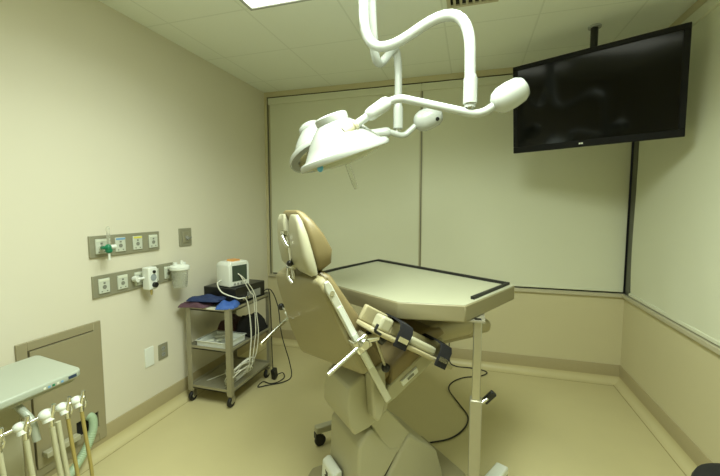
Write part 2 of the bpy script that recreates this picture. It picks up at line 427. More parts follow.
# ------------------------------------------------------------------ surgical lights
def surgical_light(label, mount, pipe, pr, rads, sleeve, arm, ar, armr, joint, cw, head, hn, hr, with_handle, cwm):
    mount = Vector(mount)
    t = thing('surgical_light', label, 'surgical light', (mount.x, mount.y, ZC))
    MB().lathe([(.005, 0), (.07, 0), (.075, -.01), (.06, -.05), (pr+.004, -.06), (.005, -.06)], (mount.x, mount.y, ZC)).build('ceiling_canopy', 'white_paint', t, world=True)
    P = fillet([(mount.x, mount.y, ZC-.05)]+pipe, rads, 10)
    MB().tube(P, pr, 18).build('suspension_pipe', 'white_paint', t, world=True)
    s0, s1 = Vector(sleeve[0]), Vector(sleeve[1])
    MB().tube([s0, s0+(s1-s0)*.12, s0+(s1-s0)*.13, s1], [pr+.0005, pr+.003, pr+.006, pr+.006], 18).build('sleeve', 'white_paint', t, world=True)
    MB().cyl(s1, s1+Vector((0, 0, -.022)), pr*.62).build('swivel_pin', 'chrome', t, world=True)
    A = fillet(arm, armr, 8)
    MB().tube(A, ar, 16).build('arm', 'white_paint', t, world=True)
    j0, j1 = Vector(joint[0]), Vector(joint[1]); d = j1-j0
    MB().tube([j0, j0+d*.06, j0+d*.2, j0+d*.8, j0+d*.94, j1], [ar*1.02, ar*1.5, ar*1.75, ar*1.65, ar*1.4, ar*.9], 18).build('arm_joint', 'white_paint', t, world=True)
    c0, c1 = Vector(cw[0]), Vector(cw[1]); d = c1-c0; cr = cw[2]
    prof = [(.0, .02), (.045, .45), (.14, .78), (.3, .97), (.55, 1.0), (.8, .93), (.93, .72), (.985, .4), (1, .02)]
    cwo = MB().tube([c0+d*q for q, _ in prof], [cr*k for _, k in prof], 22).build('counterweight', 'white_paint', t, world=True, ang=70)
    if cwm:
        for q, off in cwm:
            n = Vector(off); n = (n-d.normalized()*n.dot(d.normalized())).normalized(); o = c0+d*q+n*cr*.97
            MB().cyl(o-n*.012, o+n*.001, .011).build('end_socket', 'black_plastic', cwo, world=True)
    je = Vector(arm[-1]); jd = (je-Vector(arm[-2])).normalized()
    MB().tube([je-jd*.045, je-jd*.042, je-jd*.030, je-jd*.028, je-jd*.022, je-jd*.020, je+jd*.02], [ar*1.1, ar*1.45, ar*1.45, ar*1.2, ar*1.2, ar*1.6, ar*1.7], 20).build('swivel_collar', 'sill', t, world=True)
    # head: dished reflector, domed body, cap; hn = direction the light shines
    h = Vector(head); n = Vector(hn).normalized(); up = -n
    body = t
    MB().lathe([(.005, .0), (hr-.014, 0), (hr-.004, -.006), (hr, .006), (hr-.006, .02), (hr*.97, .020), (hr*.84, .030), (hr*.72, .065), (hr*.58, .105), (hr*.44, .135), (hr*.36, .150), (.005, .152)], h, up, 40).build('lamp_housing', 'white_paint', body, world=True, ang=50)
    cp = h+up*.150
    MB().lathe([(.005, 0), (hr*.33, 0), (hr*.35, .008), (hr*.35, .028), (hr*.32, .035), (.005, .035)], cp, up, 30).build('lamp_cap', 'white_paint', body, world=True)
    MB().lathe([(.005, -.034), (hr*.35, -.03), (hr*.72, -.016), (hr*.78, -.004), (hr*.78, .002), (.005, .002)], h, up, 36).build('lens', 'lens' if with_handle else 'mirror', body, world=True)
    MB().lathe([(hr*.78, -.008), (hr-.02, -.007), (hr-.01, -.002), (hr*.78, .001)], h, up, 36).build('trim_ring', 'grey_ctl' if not with_handle else 'sill', body, world=True)
    if with_handle:
        fr = frame(up)
        MB().lathe([(.004, 0), (.011, 0), (.013, -.03), (.012, -.10), (.009, -.12), (.003, -.122)], h+n*.03, up, 16).build('sterile_handle', 'clear', body, world=True)
        side = with_handle
        MB().ell(h+Vector(side)+n*.012, (.013, .013, .016)).build('switch_button', 'blue_btn', body, world=True)
    return t

surgical_light('large white surgical light with bent ceiling pipe, nearer the camera',
    (-.482, 1.652), [(-.482, 1.652, 2.068), (-.022, 1.558, 2.262), (-.014, 1.563, 1.83)], .0215, [.25, .25],
    ((-.014, 1.563, 1.955), (-.014, 1.563, 1.845)),
    [(.100, 1.585, 1.852), (.028, 1.570, 1.798), (-.292, 1.541, 1.884), (-.344, 1.543, 1.872), (-.495, 1.470, 1.752)], .0165, [.05, .06, .05],
    ((-.338, 1.545, 1.877), (-.425, 1.503, 1.808)),
    ((.068, 1.58, 1.832), (.196, 1.602, 1.908), .054),
    (-.544, 1.570, 1.658), (.285, .215, -.93), .209, (-.05, -.175, -.055), None)
surgical_light('smaller looking white surgical light hanging behind the larger one',
    (-.466, 1.728), [(-.466, 1.728, 2.34), (-.476, 1.85, 2.125), (-.420, 2.085, 2.325), (-.412, 2.121, 2.22), (-.412, 2.121, 1.88)], .0215, [.10, .11, .09, .05],
    ((-.412, 2.121, 2.02), (-.412, 2.121, 1.885)),
    [(-.305, 2.16, 1.915), (-.379, 2.131, 1.842), (-.478, 2.07, 1.867), (-.72, 1.965, 1.83)], .0165, [.03, .05],
    ((-.45, 2.09, 1.862), (-.55, 2.045, 1.847)),
    ((-.325, 2.15, 1.905), (-.175, 2.19, 1.975), .062),
    (-.803, 1.93, 1.727), (.46, -.12, -.88), .19, None, [(.55, (.2, -.3, .93)), (.72, (.5, -.75, -.45))])

# ------------------------------------------------------------------ left wall fittings
GX = XL+.012
def gas_outlet(parent, y, z, lbl):
    o = MB().bb((GX, y-.034, z-.043), (GX+.008, y+.034, z+.043)).build('outlet_face', 'outlet', parent, bevel=.003, world=True)
    b = MB(); b.cyl((GX+.006, y, z-.006), (GX+.0095, y, z-.006), .012)
    b.bb((GX+.006, y-.006, z+.012), (GX+.0092, y+.006, z+.022)); b.bb((GX+.006, y-.02, z-.034), (GX+.0092, y-.012, z-.028)); b.bb((GX+.006, y+.012, z-.034), (GX+.0092, y+.02, z-.028))
    b.build('outlet_port', 'outlet_dark', o, world=True)
    MB().bb((GX+.006, y-.03, z+.029), (GX+.0095, y+.03, z+.04)).build('outlet_label', lbl, o, world=True)
def gas_panel(label, y0, y1, z0, z1, lbls):
    t = thing('gas_outlet_panel', label, 'gas outlet panel', (XL, (y0+y1)/2, z0))
    MB().bb((XL, y0, z0), (GX, y1, z1)).build('backplate', 'gas_plate', t, bevel=.002, world=True)
    n = len(lbls)
    for k in range(n):
        gas_outlet(t, y0+(y1-y0)*(k+.5)/n+.004, (z0+z1)/2, lbls[k])
    return t
gas_panel('grey wall panel of four gas outlets, upper of the two, green flowmeter plugged in', 1.516, 1.998, 1.148, 1.273, ['white_lbl', 'blue_lbl', 'yellow_lbl', 'white_lbl'])
gas_panel('grey wall panel of outlets, lower of the two, with white regulator box plugged in', 1.522, 2.112, .916, 1.044, ['white_lbl', 'white_lbl', 'white_lbl', 'white_lbl', 'white_lbl'])
t = thing('wall_outlet', 'single square grey outlet plate on left wall above the suction canister', 'outlet', (XL, 2.245, 1.15))
MB().bb((XL, 2.183, 1.148), (XL+.008, 2.306, 1.281)).build('cover_plate', 'gas_plate', t, bevel=.002, world=True)
MB().bb((XL+.008, 2.212, 1.172), (XL+.014, 2.278, 1.258)).build('outlet_face', 'steel_dull', t, bevel=.003, world=True)
MB().cyl((XL+.012, 2.25, 1.21), (XL+.024, 2.25, 1.21), .014).build('selector_knob', 'grey_ctl', t, world=True)
MB().box((XL+.027, 2.262, 1.204), (.006, .045, .009), Matrix.Rotation(R(25), 3, 'X')).build('lever', 'outlet_dark', t, world=True)

# flowmeter
fy, fz = 1.573, 1.205
t = thing('oxygen_flowmeter', 'green and clear flowmeter plugged into the upper gas panel', 'flowmeter', (GX+.01, fy, 1.13))
MB().cyl((GX+.004, fy, fz), (GX+.06, fy, fz), .011).build('stem', 'chrome', t, world=True)
b = MB(); b.ell((GX+.066, fy, fz), (.018, .018, .022)); b.ell((GX+.066, fy+.004, fz-.016), (.017, .02, .016)); b.build('body', 'green', t, world=True)
MB().cyl((GX+.066, fy-.04, fz+.004), (GX+.066, fy-.012, fz+.004), .009).build('control_knob', 'green', t, world=True)
MB().cyl((GX+.066, fy+.008, fz+.004), (GX+.066, fy+.045, fz+.004), .012).build('gauge_cap', 'white_plastic', t, world=True)
MB().lathe([(.003, 0), (.0095, 0), (.0095, .10), (.006, .108), (.003, .11)], (GX+.066, fy+.004, fz+.012)).build('flow_tube', 'clear', t, world=True)
MB().cyl((GX+.066, fy+.004, fz-.07), (GX+.066, fy+.004, fz-.028), .006).build('nipple', 'white_plastic', t, world=True)

# suction regulator
t = thing('suction_regulator', 'white box regulator with dials mounted on the lower wall panel', 'regulator', (GX+.02, 1.83, .90))
y0, y1, z0, z1 = 1.818, 1.885, .908, 1.052
MB().bb((GX+.03, y0, z0), (GX+.088, y1, z1)).build('case', 'white_plastic', t, bevel=.008, seg=3, world=True)
fx = GX+.088
b = MB(); b.cyl((GX+.0095, y0-.04, .985), (GX+.045, y0-.04, .985), .018); b.cyl((GX+.04, y0-.04, .985), (GX+.045, y0+.01, .985), .008); b.cyl((GX+.0005, 1.85, .985), (GX+.03, 1.85, .985), .015)
b.build('connector', 'white_plastic', t, world=True)
MB().cyl((fx-.002, y0+.034, .986), (fx+.003, y0+.034, .986), .022).build('gauge', 'dial', t, world=True)
MB().cyl((fx-.002, y0+.038, .938), (fx+.018, y0+.038, .938), .017).build('control_dial', 'black_plastic', t, world=True)
MB().cyl((fx-.002, y0+.038, 1.022), (fx+.008, y0+.038, 1.022), .010).build('mode_switch', 'black_plastic', t, world=True)
MB().tube([(GX+.07, y0+.03, .872), (GX+.07, y0+.03, .89), (GX+.07, y0+.03, .915)], [.006, .008, .008]).build('outlet_nipple', 'hose_yellow', t, world=True)

# suction canister
cy_ = 2.085; cx = GX+.078
t = thing('suction_canister', 'clear plastic suction canister with white lid at end of lower wall panel', 'canister', (cx, cy_, .88))
MB().lathe([(.004, .873), (.044, .873), (.047, .88), (.056, 1.0), (.058, 1.0), (.058, 1.005), (.053, 1.005), (.044, .884), (.004, .880)], (cx, cy_, 0)).build('jar', 'clear', t, world=True)
MB().lathe([(.004, .998), (.063, .998), (.067, 1.003), (.066, 1.022), (.058, 1.030), (.03, 1.036), (.004, 1.038)], (cx, cy_, 0)).build('lid', 'white_plastic', t, world=True)
b = MB(); b.lathe([(.003, 0), (.014, 0), (.014, .022), (.003, .024)], (cx-.01, cy_-.03, 1.030)); b.lathe([(.003, 0), (.012, 0), (.012, .02), (.003, .022)], (cx+.01, cy_+.032, 1.028)); b.lathe([(.003, 0), (.010, 0), (.010, .03), (.003, .03)], (cx+.02, cy_, 1.034))
b.build('port', 'white_plastic', t, world=True)
MB().bb((GX-.0005, cy_-.02, .93), (cx-.05, cy_+.02, .985)).build('wall_bracket', 'gas_plate', t, world=True)

# power outlets low on the wall
t = thing('outlet_cover', 'blank white plate low on left wall beside the grey outlet', 'outlet', (XL, 1.88, .37))
MB().bb((XL, 1.846, .37), (XL+.006, 1.917, .500)).build('plate', 'white_plastic', t, bevel=.003, world=True)
b = MB(); b.bb((XL+.006, 1.866, .394), (XL+.0075, 1.897, .476)); b.build('insert', 'white_plastic', t, bevel=.001, world=True)
t = thing('wall_outlet', 'grey steel outlet plate low on left wall to the right of white plate', 'outlet', (XL, 2.0, .37))
MB().bb((XL, 1.956, .378), (XL+.006, 2.036, .486)).build('plate', 'gas_plate', t, bevel=.002, world=True)
for z in (.41, .452):
    s = MB().cyl((XL+.005, 1.996, z), (XL+.009, 1.996, z), .016).build('socket', 'grey_ctl', t, world=True)
    b = MB(); b.bb((XL+.008, 1.988, z-.004), (XL+.0096, 1.990, z+.006)); b.bb((XL+.008, 2.001, z-.004), (XL+.0096, 2.003, z+.006)); b.build('slot', 'void', s, world=True)

# access panel
t = thing('access_panel', 'tan metal service panel set in the left wall behind the instrument tray', 'wall panel', (XL, 1.35, .1))
y0, y1, z0, z1 = 1.140, 1.553, .085, .785; w = .045
b = MB(); x1 = XL+.014
b.bb((XL, y0, z0), (x1, y0+w, z1)); b.bb((XL, y1-w, z0), (x1, y1, z1)); b.bb((XL, y0+w, z1-w), (x1, y1-w, z1)); b.bb((XL, y0+w, z0), (x1, y1-w, z0+w))
b.build('frame', 'panel', t, bevel=.003, world=True)
MB().bb((XL+.0015, y0+w, z0+w), (XL+.004, y1-w, z1-w)).build('recess_back', 'void', t, world=True)
b = MB(); d0 = y0+w+.004; d1 = y1-w-.002; zz = z0+w+.135
b.bb((XL+.004, d0, zz), (XL+.022, d1, z1-w-.004)); b.bb((XL+.004, d0, z0+w+.004), (XL+.022, d0+.19, zz)); b.bb((XL+.004, d0+.19, z0+w+.004), (XL+.022, d1, z0+w+.045))
b.build('door', 'panel', t, world=True)
MB().bb((XL+.022, d0+.02, z0+w+.055), (XL+.06, d0+.185, z0+w+.085)).build('ledge', 'cream_plastic', t, bevel=.004, world=True)
for yy in (1.43, 1.45):
    pass
hose = crom([(XL+.006, 1.455, .262), (XL+.04, 1.455, .250), (XL+.06, 1.435, .19), (XL+.075, 1.37, .11), (XL+.083, 1.26, .035), (XL+.085, 1.1, .0235), (-1.964, .85, .0235), (-1.964, .70, .0235)], 8)
rr = [.021+(.0012 if k % 2 else -.0008) for k in range(len(hose)*3)]
H2 = []
for i in range(len(hose)-1):
    for k in range(3): H2.append(hose[i].lerp(hose[i+1], k/3))
tag(MB().tube(H2, rr[:len(H2)], 14).build('suction_hose', 'green_hose'), 'pale green corrugated hose coming out of the wall panel opening', 'hose')

# ------------------------------------------------------------------ dental delivery unit (bottom left)
TZ = .75
t = thing('delivery_unit', 'white instrument tray on a post in the lower left corner, hoses in front', 'dental delivery unit', (-1.74, .80, 0))
poly = [(-1.925, .42), (-1.567, .42), (-1.567, 1.085), (-1.58, 1.105), (-1.60, 1.115), (-1.90, 1.158), (-1.925, 1.150)]
MB().prism(poly, TZ-.030, TZ).build('tray_top', 'tray_white', t, bevel=.008, seg=3, world=True)
b = MB(); b.prism([(-1.905, .44), (-1.585, .44), (-1.585, 1.08), (-1.905, 1.12)], TZ-.046, TZ-.0295); b.build('tray_underside', 'cream_plastic', t, world=True)
MB().bb((-1.5672, 1.048, TZ-.021), (-1.5655, 1.080, TZ-.009)).build('maker_badge', 'logo_blue', t, world=True)
for k, mname in enumerate(('white_lbl', 'blue_lbl', 'green', 'white_lbl', 'blue_lbl')):
    MB().bb((-1.5672, .955+k*.016, TZ-.022), (-1.5655, .964+k*.016, TZ-.014)).build('keypad_button', mname, t, world=True)
MB().bb((-1.80, .87, .03), (-1.70, .955, TZ-.045)).build('post', 'cream_plastic', t, bevel=.012, seg=3, world=True)
b = MB(); b.bb((-1.93, .66, .012), (-1.60, 1.0, .05)); b.build('floor_base', 'cream_plastic', t, bevel=.012, world=True)
MB().tube(fillet([(-1.70, .90, .700), (-1.63, .90, .690), (-1.555, .905, .635), (-1.54, .905, .56)], .03), .013).build('bracket_arm', 'tray_white', t, world=True)
BA, BBv = Vector((-1.535, .70, .648)), Vector((-1.515, 1.045, .653))
MB().cyl(BA, BBv, .006).build('holder_bar', 'chrome', t, world=True)
# holders + handpieces
def handpiece(fr, hose_mat, label, two=False, big=False, clip=True):
    p = BA.lerp(BBv, fr); d = (BBv-BA).normalized(); out = Vector((1, 0, 0))
    hb = MB(); k = 1.2 if big else 1.0
    hb.ell(p+out*.004+Vector((0, 0, .002)), (.020*k, .021*k, .017*k)); hb.cyl(p+Vector((0, 0, .010)), p+out*.016+Vector((0, 0, -.024)), .013*k, .015*k)
    hb.build('holder', 'white_plastic', t, world=True)
    h = thing('dental_handpiece', label, 'handpiece', p+out*.03+Vector((0, 0, -.05)), 0)
    tip = p+out*.020+d*.008
    b = MB(); b.tube([tip+Vector((.006, .006, .040)), tip+Vector((.004, .004, .018)), tip+Vector((0, 0, 0)), tip+Vector((-.002, 0, -.022)), tip+Vector((-.002, 0, -.045))], [.007, .0085, .009, .008, .0095], 14)
    if clip: b.tube([tip+Vector((.014, .004, .016)), tip+Vector((.019, .006, -.006)), tip+Vector((.012, .004, -.028))], .0035, 8)
    b.build('grip', 'chrome', h, world=True)
    a = tip+Vector((-.002, 0, -.04))
    for q in range(2 if two else 1):
        o = Vector((0, .022*q, 0))
        pts = crom([a+o, a+o+Vector((.008, .003, -.10)), a+o+Vector((.022, .010, -.28)), a+o+Vector((.030, .0, -.44)), a+o+Vector((.02, -.06, -.535)), a+o+Vector((-.10, -.14, -.52)), a+o+Vector((-.2, -.18, -.45))], 8)
        MB().tube(pts, .0088 if not hose_mat == 'hose_yellow' else .0068, 10).build('hose', hose_mat, h, world=True)
handpiece(.97, 'hose_yellow', 'chrome handpiece on amber hose, end of the row nearest the wall opening')
handpiece(.82, 'hose_yellow', 'chrome handpiece on amber hose, second from the end of the holder bar')
handpiece(.66, 'hose_grey', 'handpiece on pale double hose in the larger middle white holder', two=True, big=True, clip=False)
handpiece(.42, 'hose_grey', 'chrome handpiece on grey hose between double hose and frame edge')
handpiece(.20, 'hose_grey', 'chrome handpiece on grey hose cut by left edge of the photo')

# ------------------------------------------------------------------ utility cart and load
CX0, CX1, CY0, CY1 = -1.978, -1.605, 2.150, 2.690
SH = [(.105, .03), (.405, .03), (.695, .03)]
t = thing('utility_cart', 'small three shelf steel cart with casters against the left wall', 'cart', ((CX0+CX1)/2, (CY0+CY1)/2, 0))
for z, hgt in SH:
    b = MB(); b.bb((CX0, CY0, z), (CX1, CY1, z+.008))
    lip = .026
    b.bb((CX0, CY0, z), (CX1, CY0+.006, z+lip)); b.bb((CX0, CY1-.006, z), (CX1, CY1, z+lip)); b.bb((CX0, CY0, z), (CX0+.006, CY1, z+lip)); b.bb((CX1-.006, CY0, z), (CX1, CY1, z+lip))
    b.build('shelf', 'steel_dull', t, world=True)
for sx in (0, 1):
    for sy in (0, 1):
        x = CX1-.022 if sx else CX0+.022; y = CY1-.012 if sy else CY0+.012
        b = MB(); w = .040; dx = -1 if sx else 1; dy = -1 if sy else 1
        xo = CX1 if sx else CX0; yo = CY1+.002 if sy else CY0-.002
        b.bb((xo-.0*dx, yo, .085), (xo+dx*w, yo+dy*.004, .728)); b.bb((xo-dx*.003, yo, .085), (xo+dx*.001, yo+dy*w*.7, .728))
        b.build('post', 'steel_dull', t, world=True)
        cxx = xo+dx*.02; cyy = yo+dy*.03
        c = MB().cyl((cxx, cyy, .075), (cxx, cyy, .116), .010); c.bb((cxx-.016, cyy-.022, .030), (cxx-.013, cyy+.016, .078)); c.bb((cxx+.013, cyy-.022, .030), (cxx+.016, cyy+.016, .078)); c.bb((cxx-.016, cyy-.02, .072), (cxx+.016, cyy+.016, .078))
        co = c.build('caster', 'steel', t, world=True)
        MB().lathe([(.004, -.011), (.034, -.011), (.037, -.007), (.037, .007), (.034, .011), (.004, .011)], (cxx, cyy-.012, .037), (1, 0, 0)).build('wheel', 'black_rubber', co, world=True)
        MB().lathe([(.004, -.0125), (.014, -.0125), (.014, .0125), (.004, .0125)], (cxx, cyy-.012, .037), (1, 0, 0)).build('hub', 'hose_grey', co, world=True)
TOPZ = SH[2][0]+.008

# black instrument box + monitor
t = thing('instrument_box', 'black flat instrument box on cart top underneath the small monitor', 'instrument', (-1.78, 2.46, TOPZ))
BX = Matrix.Rotation(R(-4), 3, 'Z')
MB().box((-1.785, 2.475, TOPZ+.0705), (.30, .36, .125), BX).build('case', 'black_plastic', t, bevel=.006, world=True)
for sx in (-1, 1):
    for sy in (-1, 1): MB().cyl((-1.785+sx*.12, 2.475+sy*.14, TOPZ), (-1.785+sx*.12, 2.475+sy*.14, TOPZ+.012), .012).build('foot', 'black_rubber', t, world=True)
fx = -1.629
MB().box((fx-.004, 2.50, TOPZ+.056), (.006, .16, .055), BX).build('front_panel', 'grey_ctl', t, world=True)
for k in range(3): MB().cyl((fx-.003, 2.34+k*.035, TOPZ+.05), (fx+.012, 2.34+k*.035, TOPZ+.05), .011).build('knob', 'chrome', t, world=True)
mz = TOPZ+.1345
t = thing('patient_monitor', 'small white monitor with dark screen and orange light on top', 'monitor', (-1.77, 2.42, mz))
MX = Matrix.Rotation(R(74), 4, 'Z'); mc = Vector((-1.765, 2.42, mz))
MX.translation = mc
def ring(poly, y): return [MX @ Vector((p[0]*1.12, y*1.12, p[1]*1.25)) for p in poly]
body = [(-.085, .0), (.085, .0), (.085, .13), (.07, .15), (-.07, .15), (-.085, .13)]
MB().loft([ring([(x*.82, z*.9+.004) for x, z in body], .085), ring(body, .04), ring(body, -.06), ring([(x*.97, z*.98+.001) for x, z in body], -.072)]).build('case', 'white_plastic', t, bevel=.006, world=True)
MB().loft([ring([(-.062, .03), (.062, .03), (.062, .128), (-.062, .128)], -.070), ring([(-.060, .032), (.060, .032), (.060, .126), (-.060, .126)], -.0745)]).build('screen', 'mon_screen', t, world=True)
MB().loft([ring([(-.035, .148), (.035, .148), (.028, .160), (-.028, .160)], -.04), ring([(-.035, .148), (.035, .148), (.028, .160), (-.028, .160)], .02)]).build('alarm_light', 'orange', t, world=True)
for k in range(4): MB().loft([ring([(-.05+k*.027, .010), (-.035+k*.027, .010), (-.035+k*.027, .02), (-.05+k*.027, .02)], -.070), ring([(-.05+k*.027, .010), (-.035+k*.027, .010), (-.035+k*.027, .02), (-.05+k*.027, .02)], -.0755)]).build('button', 'grey_ctl', t, world=True)

# lumpy folded packs
def pack(name, mname, label, cat, c, size, rz, seed, amp=.012):
    rnd = random.Random(seed); nx, ny = 14, 12; v = []; f = []
    M4 = Matrix.Rotation(rz, 3, 'Z'); ph = [rnd.uniform(0, 6.28) for _ in range(6)]
    for side in (0, 1):
        for j in range(ny+1):
            for i in range(nx+1):
                u = i/nx*2-1; w = j/ny*2-1
                e = max(0, (1-abs(u)**4)*(1-abs(w)**4))
                wob = 1+.08*math.sin(3*w+ph[0])+.05*math.sin(7*w+ph[1]); wob2 = 1+.08*math.sin(3*u+ph[2])
                z = 0.001 if side == 0 else size[2]*(.25+.75*e**.5)+amp*e*(math.sin(5*u+ph[3]+2*w)+.6*math.sin(9*w+ph[4]-3*u))
                p = M4 @ Vector((u*size[0]/2*wob, w*size[1]/2*wob2, 0)); v.append((c[0]+p.x, c[1]+p.y, c[2]+max(z, .0008)))
    m = (nx+1)*(ny+1)
    for j in range(ny):
        for i in range(nx):
            a = j*(nx+1)+i; f.append((m+a, m+a+1, m+a+nx+2, m+a+nx+1)); f.append((a, a+nx+1, a+nx+2, a+1))
    edge = [i for i in range(nx+1)]+[j*(nx+1)+nx for j in range(1, ny+1)]+[ny*(nx+1)+i for i in range(nx-1, -1, -1)]+[j*(nx+1) for j in range(ny-1, 0, -1)]
    for k in range(len(edge)):
        a, b2 = edge[k], edge[(k+1) % len(edge)]; f.append((a, b2, m+b2, m+a))
    return tag(MB().add(v, f).build(name, mname, ang=60), label, cat)
TS = TOPZ+.0185
pack('folded_cuff', 'maroon', 'dark maroon folded cuff at the near corner of the cart top', 'cuff', (-1.905, 2.175, TS), (.22, .14, .026), R(10), 1, .010)
pack('folded_cloth', 'navy', 'dark navy folded cuff lying in front of black instrument box', 'cuff', (-1.850, 2.212, TS+.036), (.25, .12, .026), R(12), 2, .010)
pack('blue_wrap', 'blue', 'bright blue wrapped pack on the cart top beside the navy cuff', 'pack', (-1.665, 2.215, TS), (.14, .17, .030), R(20), 3, .010)
MBp = MB().box((-1.72, 2.165, TS-.006), (.14, .05, .008), Matrix.Rotation(R(4), 3, 'Z'))
tag(MBp.build('paper_pad', 'cable_white', bevel=.001), 'thin white pad lying at the near edge of the cart top', 'paper')
# middle shelf
MZ = SH[1][0]+.008
t = thing('white_basket', 'white plastic tray of small supplies on cart middle shelf', 'tray', (-1.78, 2.27, MZ))
x0, x1, y0, y1 = -1.915, -1.655, 2.175, 2.40
b = MB(); b.bb((x0, y0, MZ), (x1, y1, MZ+.004))
for a, q in (((x0, y0), (x1, y0+.004)), ((x0, y1-.004), (x1, y1)), ((x0, y0), (x0+.004, y1)), ((x1-.004, y0), (x1, y1))): b.bb((a[0], a[1], MZ), (q[0], q[1], MZ+.05))
b.bb((x0-.008, y0-.008, MZ+.046), (x1+.008, y0+.004, MZ+.05)); b.bb((x0-.008, y1-.004, MZ+.046), (x1+.008, y1+.008, MZ+.05)); b.bb((x0-.008, y0, MZ+.046), (x0+.004, y1, MZ+.05)); b.bb((x1-.004, y0, MZ+.046), (x1+.008, y1, MZ+.05))
b.build('tray', 'white_plastic', t, world=True)
rnd = random.Random(8)
for k in range(7):
    p = (x0+.04+rnd.random()*.18, y0+.04+rnd.random()*.14, MZ+.008+.006*k)
    tag(MB().box(p, (.05, .03, .006), Matrix.Rotation(rnd.random()*3, 3, 'Z')).build('supply_packet', 'white_lbl' if k % 2 else 'cable_white', bevel=.001), 'small pale supply packet lying in the white tray on the middle shelf', 'packet', 'packets in the white tray')
pack('black_bag', 'black_cloth', 'black cloth bag on cart middle shelf at the far end', 'bag', (-1.70, 2.56, MZ), (.15, .21, .15), R(-3), 5, .010)
pack('red_pouch', 'darkred', 'dark red pouch on cart middle shelf next to the black bag', 'pouch', (-1.865, 2.53, MZ), (.14, .22, .13), R(4), 6, .010)
# bottom shelf cables
BZ = SH[0][0]+.008
pts = []
rnd = random.Random(3); cc = Vector((CX1-.035, 2.315, BZ+.078))
for k in range(9):
    o = cc+Vector((rnd.uniform(-.03, .02), rnd.uniform(-.05, .06), rnd.uniform(-.005, .02)))
    a1_ = Vector((rnd.uniform(-.01, .03), rnd.uniform(.07, .12), rnd.uniform(-.02, .02))); b1_ = Vector((rnd.uniform(.035, .06), rnd.uniform(-.02, .02), rnd.uniform(.045, .085)))
    for q in range(9):
        an_ = 2*math.pi*q/9
        p = o+a1_*math.cos(an_)+b1_*math.sin(an_); p.z = max(p.z, BZ+.006); pts.append(p)
tag(MB().tube(crom(pts, 5), .0033, 7).build('coiled_cable', 'cable_white'), 'tangled loops of white cable on the bottom shelf of the cart', 'cable')
cab = crom([(-1.90, 2.25, BZ+.006), (-1.86, 2.35, BZ+.006), (-1.80, 2.40, BZ+.03), (-1.77, 2.30, BZ+.08), (-1.72, 2.27, BZ+.006), (-1.70, 2.2, BZ+.006)], 8)
tag(MB().tube(cab, .0035, 7).build('loose_cable', 'cable_white'), 'single white cable with plug lying along the bottom cart shelf by the wall', 'cable')
# monitor leads hanging over the front of the cart
def lead(pts, r, mname, label, name='monitor_lead'):
    return tag(MB().tube(crom(pts, 8), r, 8).build(name, mname), label, 'cable')
F1 = CX1+.008
lead([(-1.81, 2.335, mz+.045), (-1.80, 2.28, mz+.03), (-1.72, 2.23, mz-.02), (-1.62, 2.27, TOPZ+.07), (F1, 2.35, TOPZ+.035), (F1+.01, 2.38, .50), (F1+.012, 2.36, .35), (F1+.008, 2.34, .23), (F1-.02, 2.33, .18)], .0048, 'cable_white', 'thick white lead drooping from left side of monitor over cart front')
lead([(-1.70, 2.385, mz+.10), (-1.66, 2.38, mz+.07), (-1.61, 2.42, TOPZ+.08), (F1, 2.44, TOPZ+.04), (F1+.012, 2.44, .50), (F1+.01, 2.42, .38), (F1+.006, 2.38, .22), (F1-.02, 2.36, .17)], .0036, 'cable_white', 'thin white lead hanging straight down the front from monitor screen side')
lead([(-1.72, 2.37, mz+.11), (-1.655, 2.40, mz+.06), (-1.60, 2.46, TOPZ+.06), (F1+.004, 2.47, .60), (F1+.012, 2.475, .45), (F1+.006, 2.45, .30), (F1-.02, 2.40, .19)], .0036, 'cable_white', 'thin white lead just right of the other straight monitor lead')
# black cords hanging at the far end + adapter on floor
lead([(-1.64, 2.63, TOPZ+.03), (F1+.004, 2.655, TOPZ+.045), (F1+.012, 2.67, .50), (F1+.02, 2.66, .30), (F1+.03, 2.65, .12), (F1+.045, 2.64, .045)], .004, 'black_rubber', 'black cord hanging from cart top down to adapter on the floor', 'black_cable')
lead([(-1.66, 2.66, TOPZ+.03), (F1+.004, 2.685, TOPZ+.045), (F1+.05, 2.72, .60), (F1+.07, 2.74, .35), (F1+.14, 2.74, .12), (F1+.175, 2.70, .012), (F1+.15, 2.60, .007), (F1+.06, 2.52, .007), (F1+.0, 2.47, .007), (F1-.01, 2.56, .007), (F1+.06, 2.55, .007), (F1+.11, 2.59, .007), (F1+.12, 2.68, .007), (F1+.09, 2.71, .03), (F1+.06, 2.665, .03)], .0042, 'black_rubber', 'black cord looping across the floor beside the far cart wheel', 'black_cable')
t = thing('power_adapter', 'black power adapter brick standing on floor beside far cart wheel', 'adapter', (F1+.05, 2.64, 0))
MB().box((F1+.05, 2.64, .05), (.035, .055, .085), Matrix.Rotation(R(12), 3, 'X')).build('case', 'black_plastic', t, bevel=.006, world=True)
MB().cyl((F1+.05, 2.64, .001), (F1+.05, 2.64, .012), .014).build('strain_relief', 'black_rubber', t, world=True)

# ------------------------------------------------------------------ treatment chair
CA = R(45); CO = Vector((-.405, 1.758, 0))
ch = thing('treatment_chair', 'cream and tan reclining treatment chair with its back to the camera', 'treatment chair', CO, CA)
HX, HZ = -.13, .64
ux, uz = -.477, .879; nx_, nz_ = .879, .477
def B(s, lat, n): return Vector((HX+ux*s+nx_*n, lat, HZ+uz*s+nz_*n))
def rrect(w, n0, n1, rad, s, k=5):
    """rounded section across the back: lat +-w, n0..n1"""
    out = []
    for cx_, cn, a0 in ((w-rad, n1-rad, 0), (-w+rad, n1-rad, 90), (-w+rad, n0+rad, 180), (w-rad, n0+rad, 270)):
        for i in range(k+1):
            a = R(a0+90*i/k); out.append(B(s, cx_+rad*math.cos(a), cn+rad*math.sin(a)))
    return out
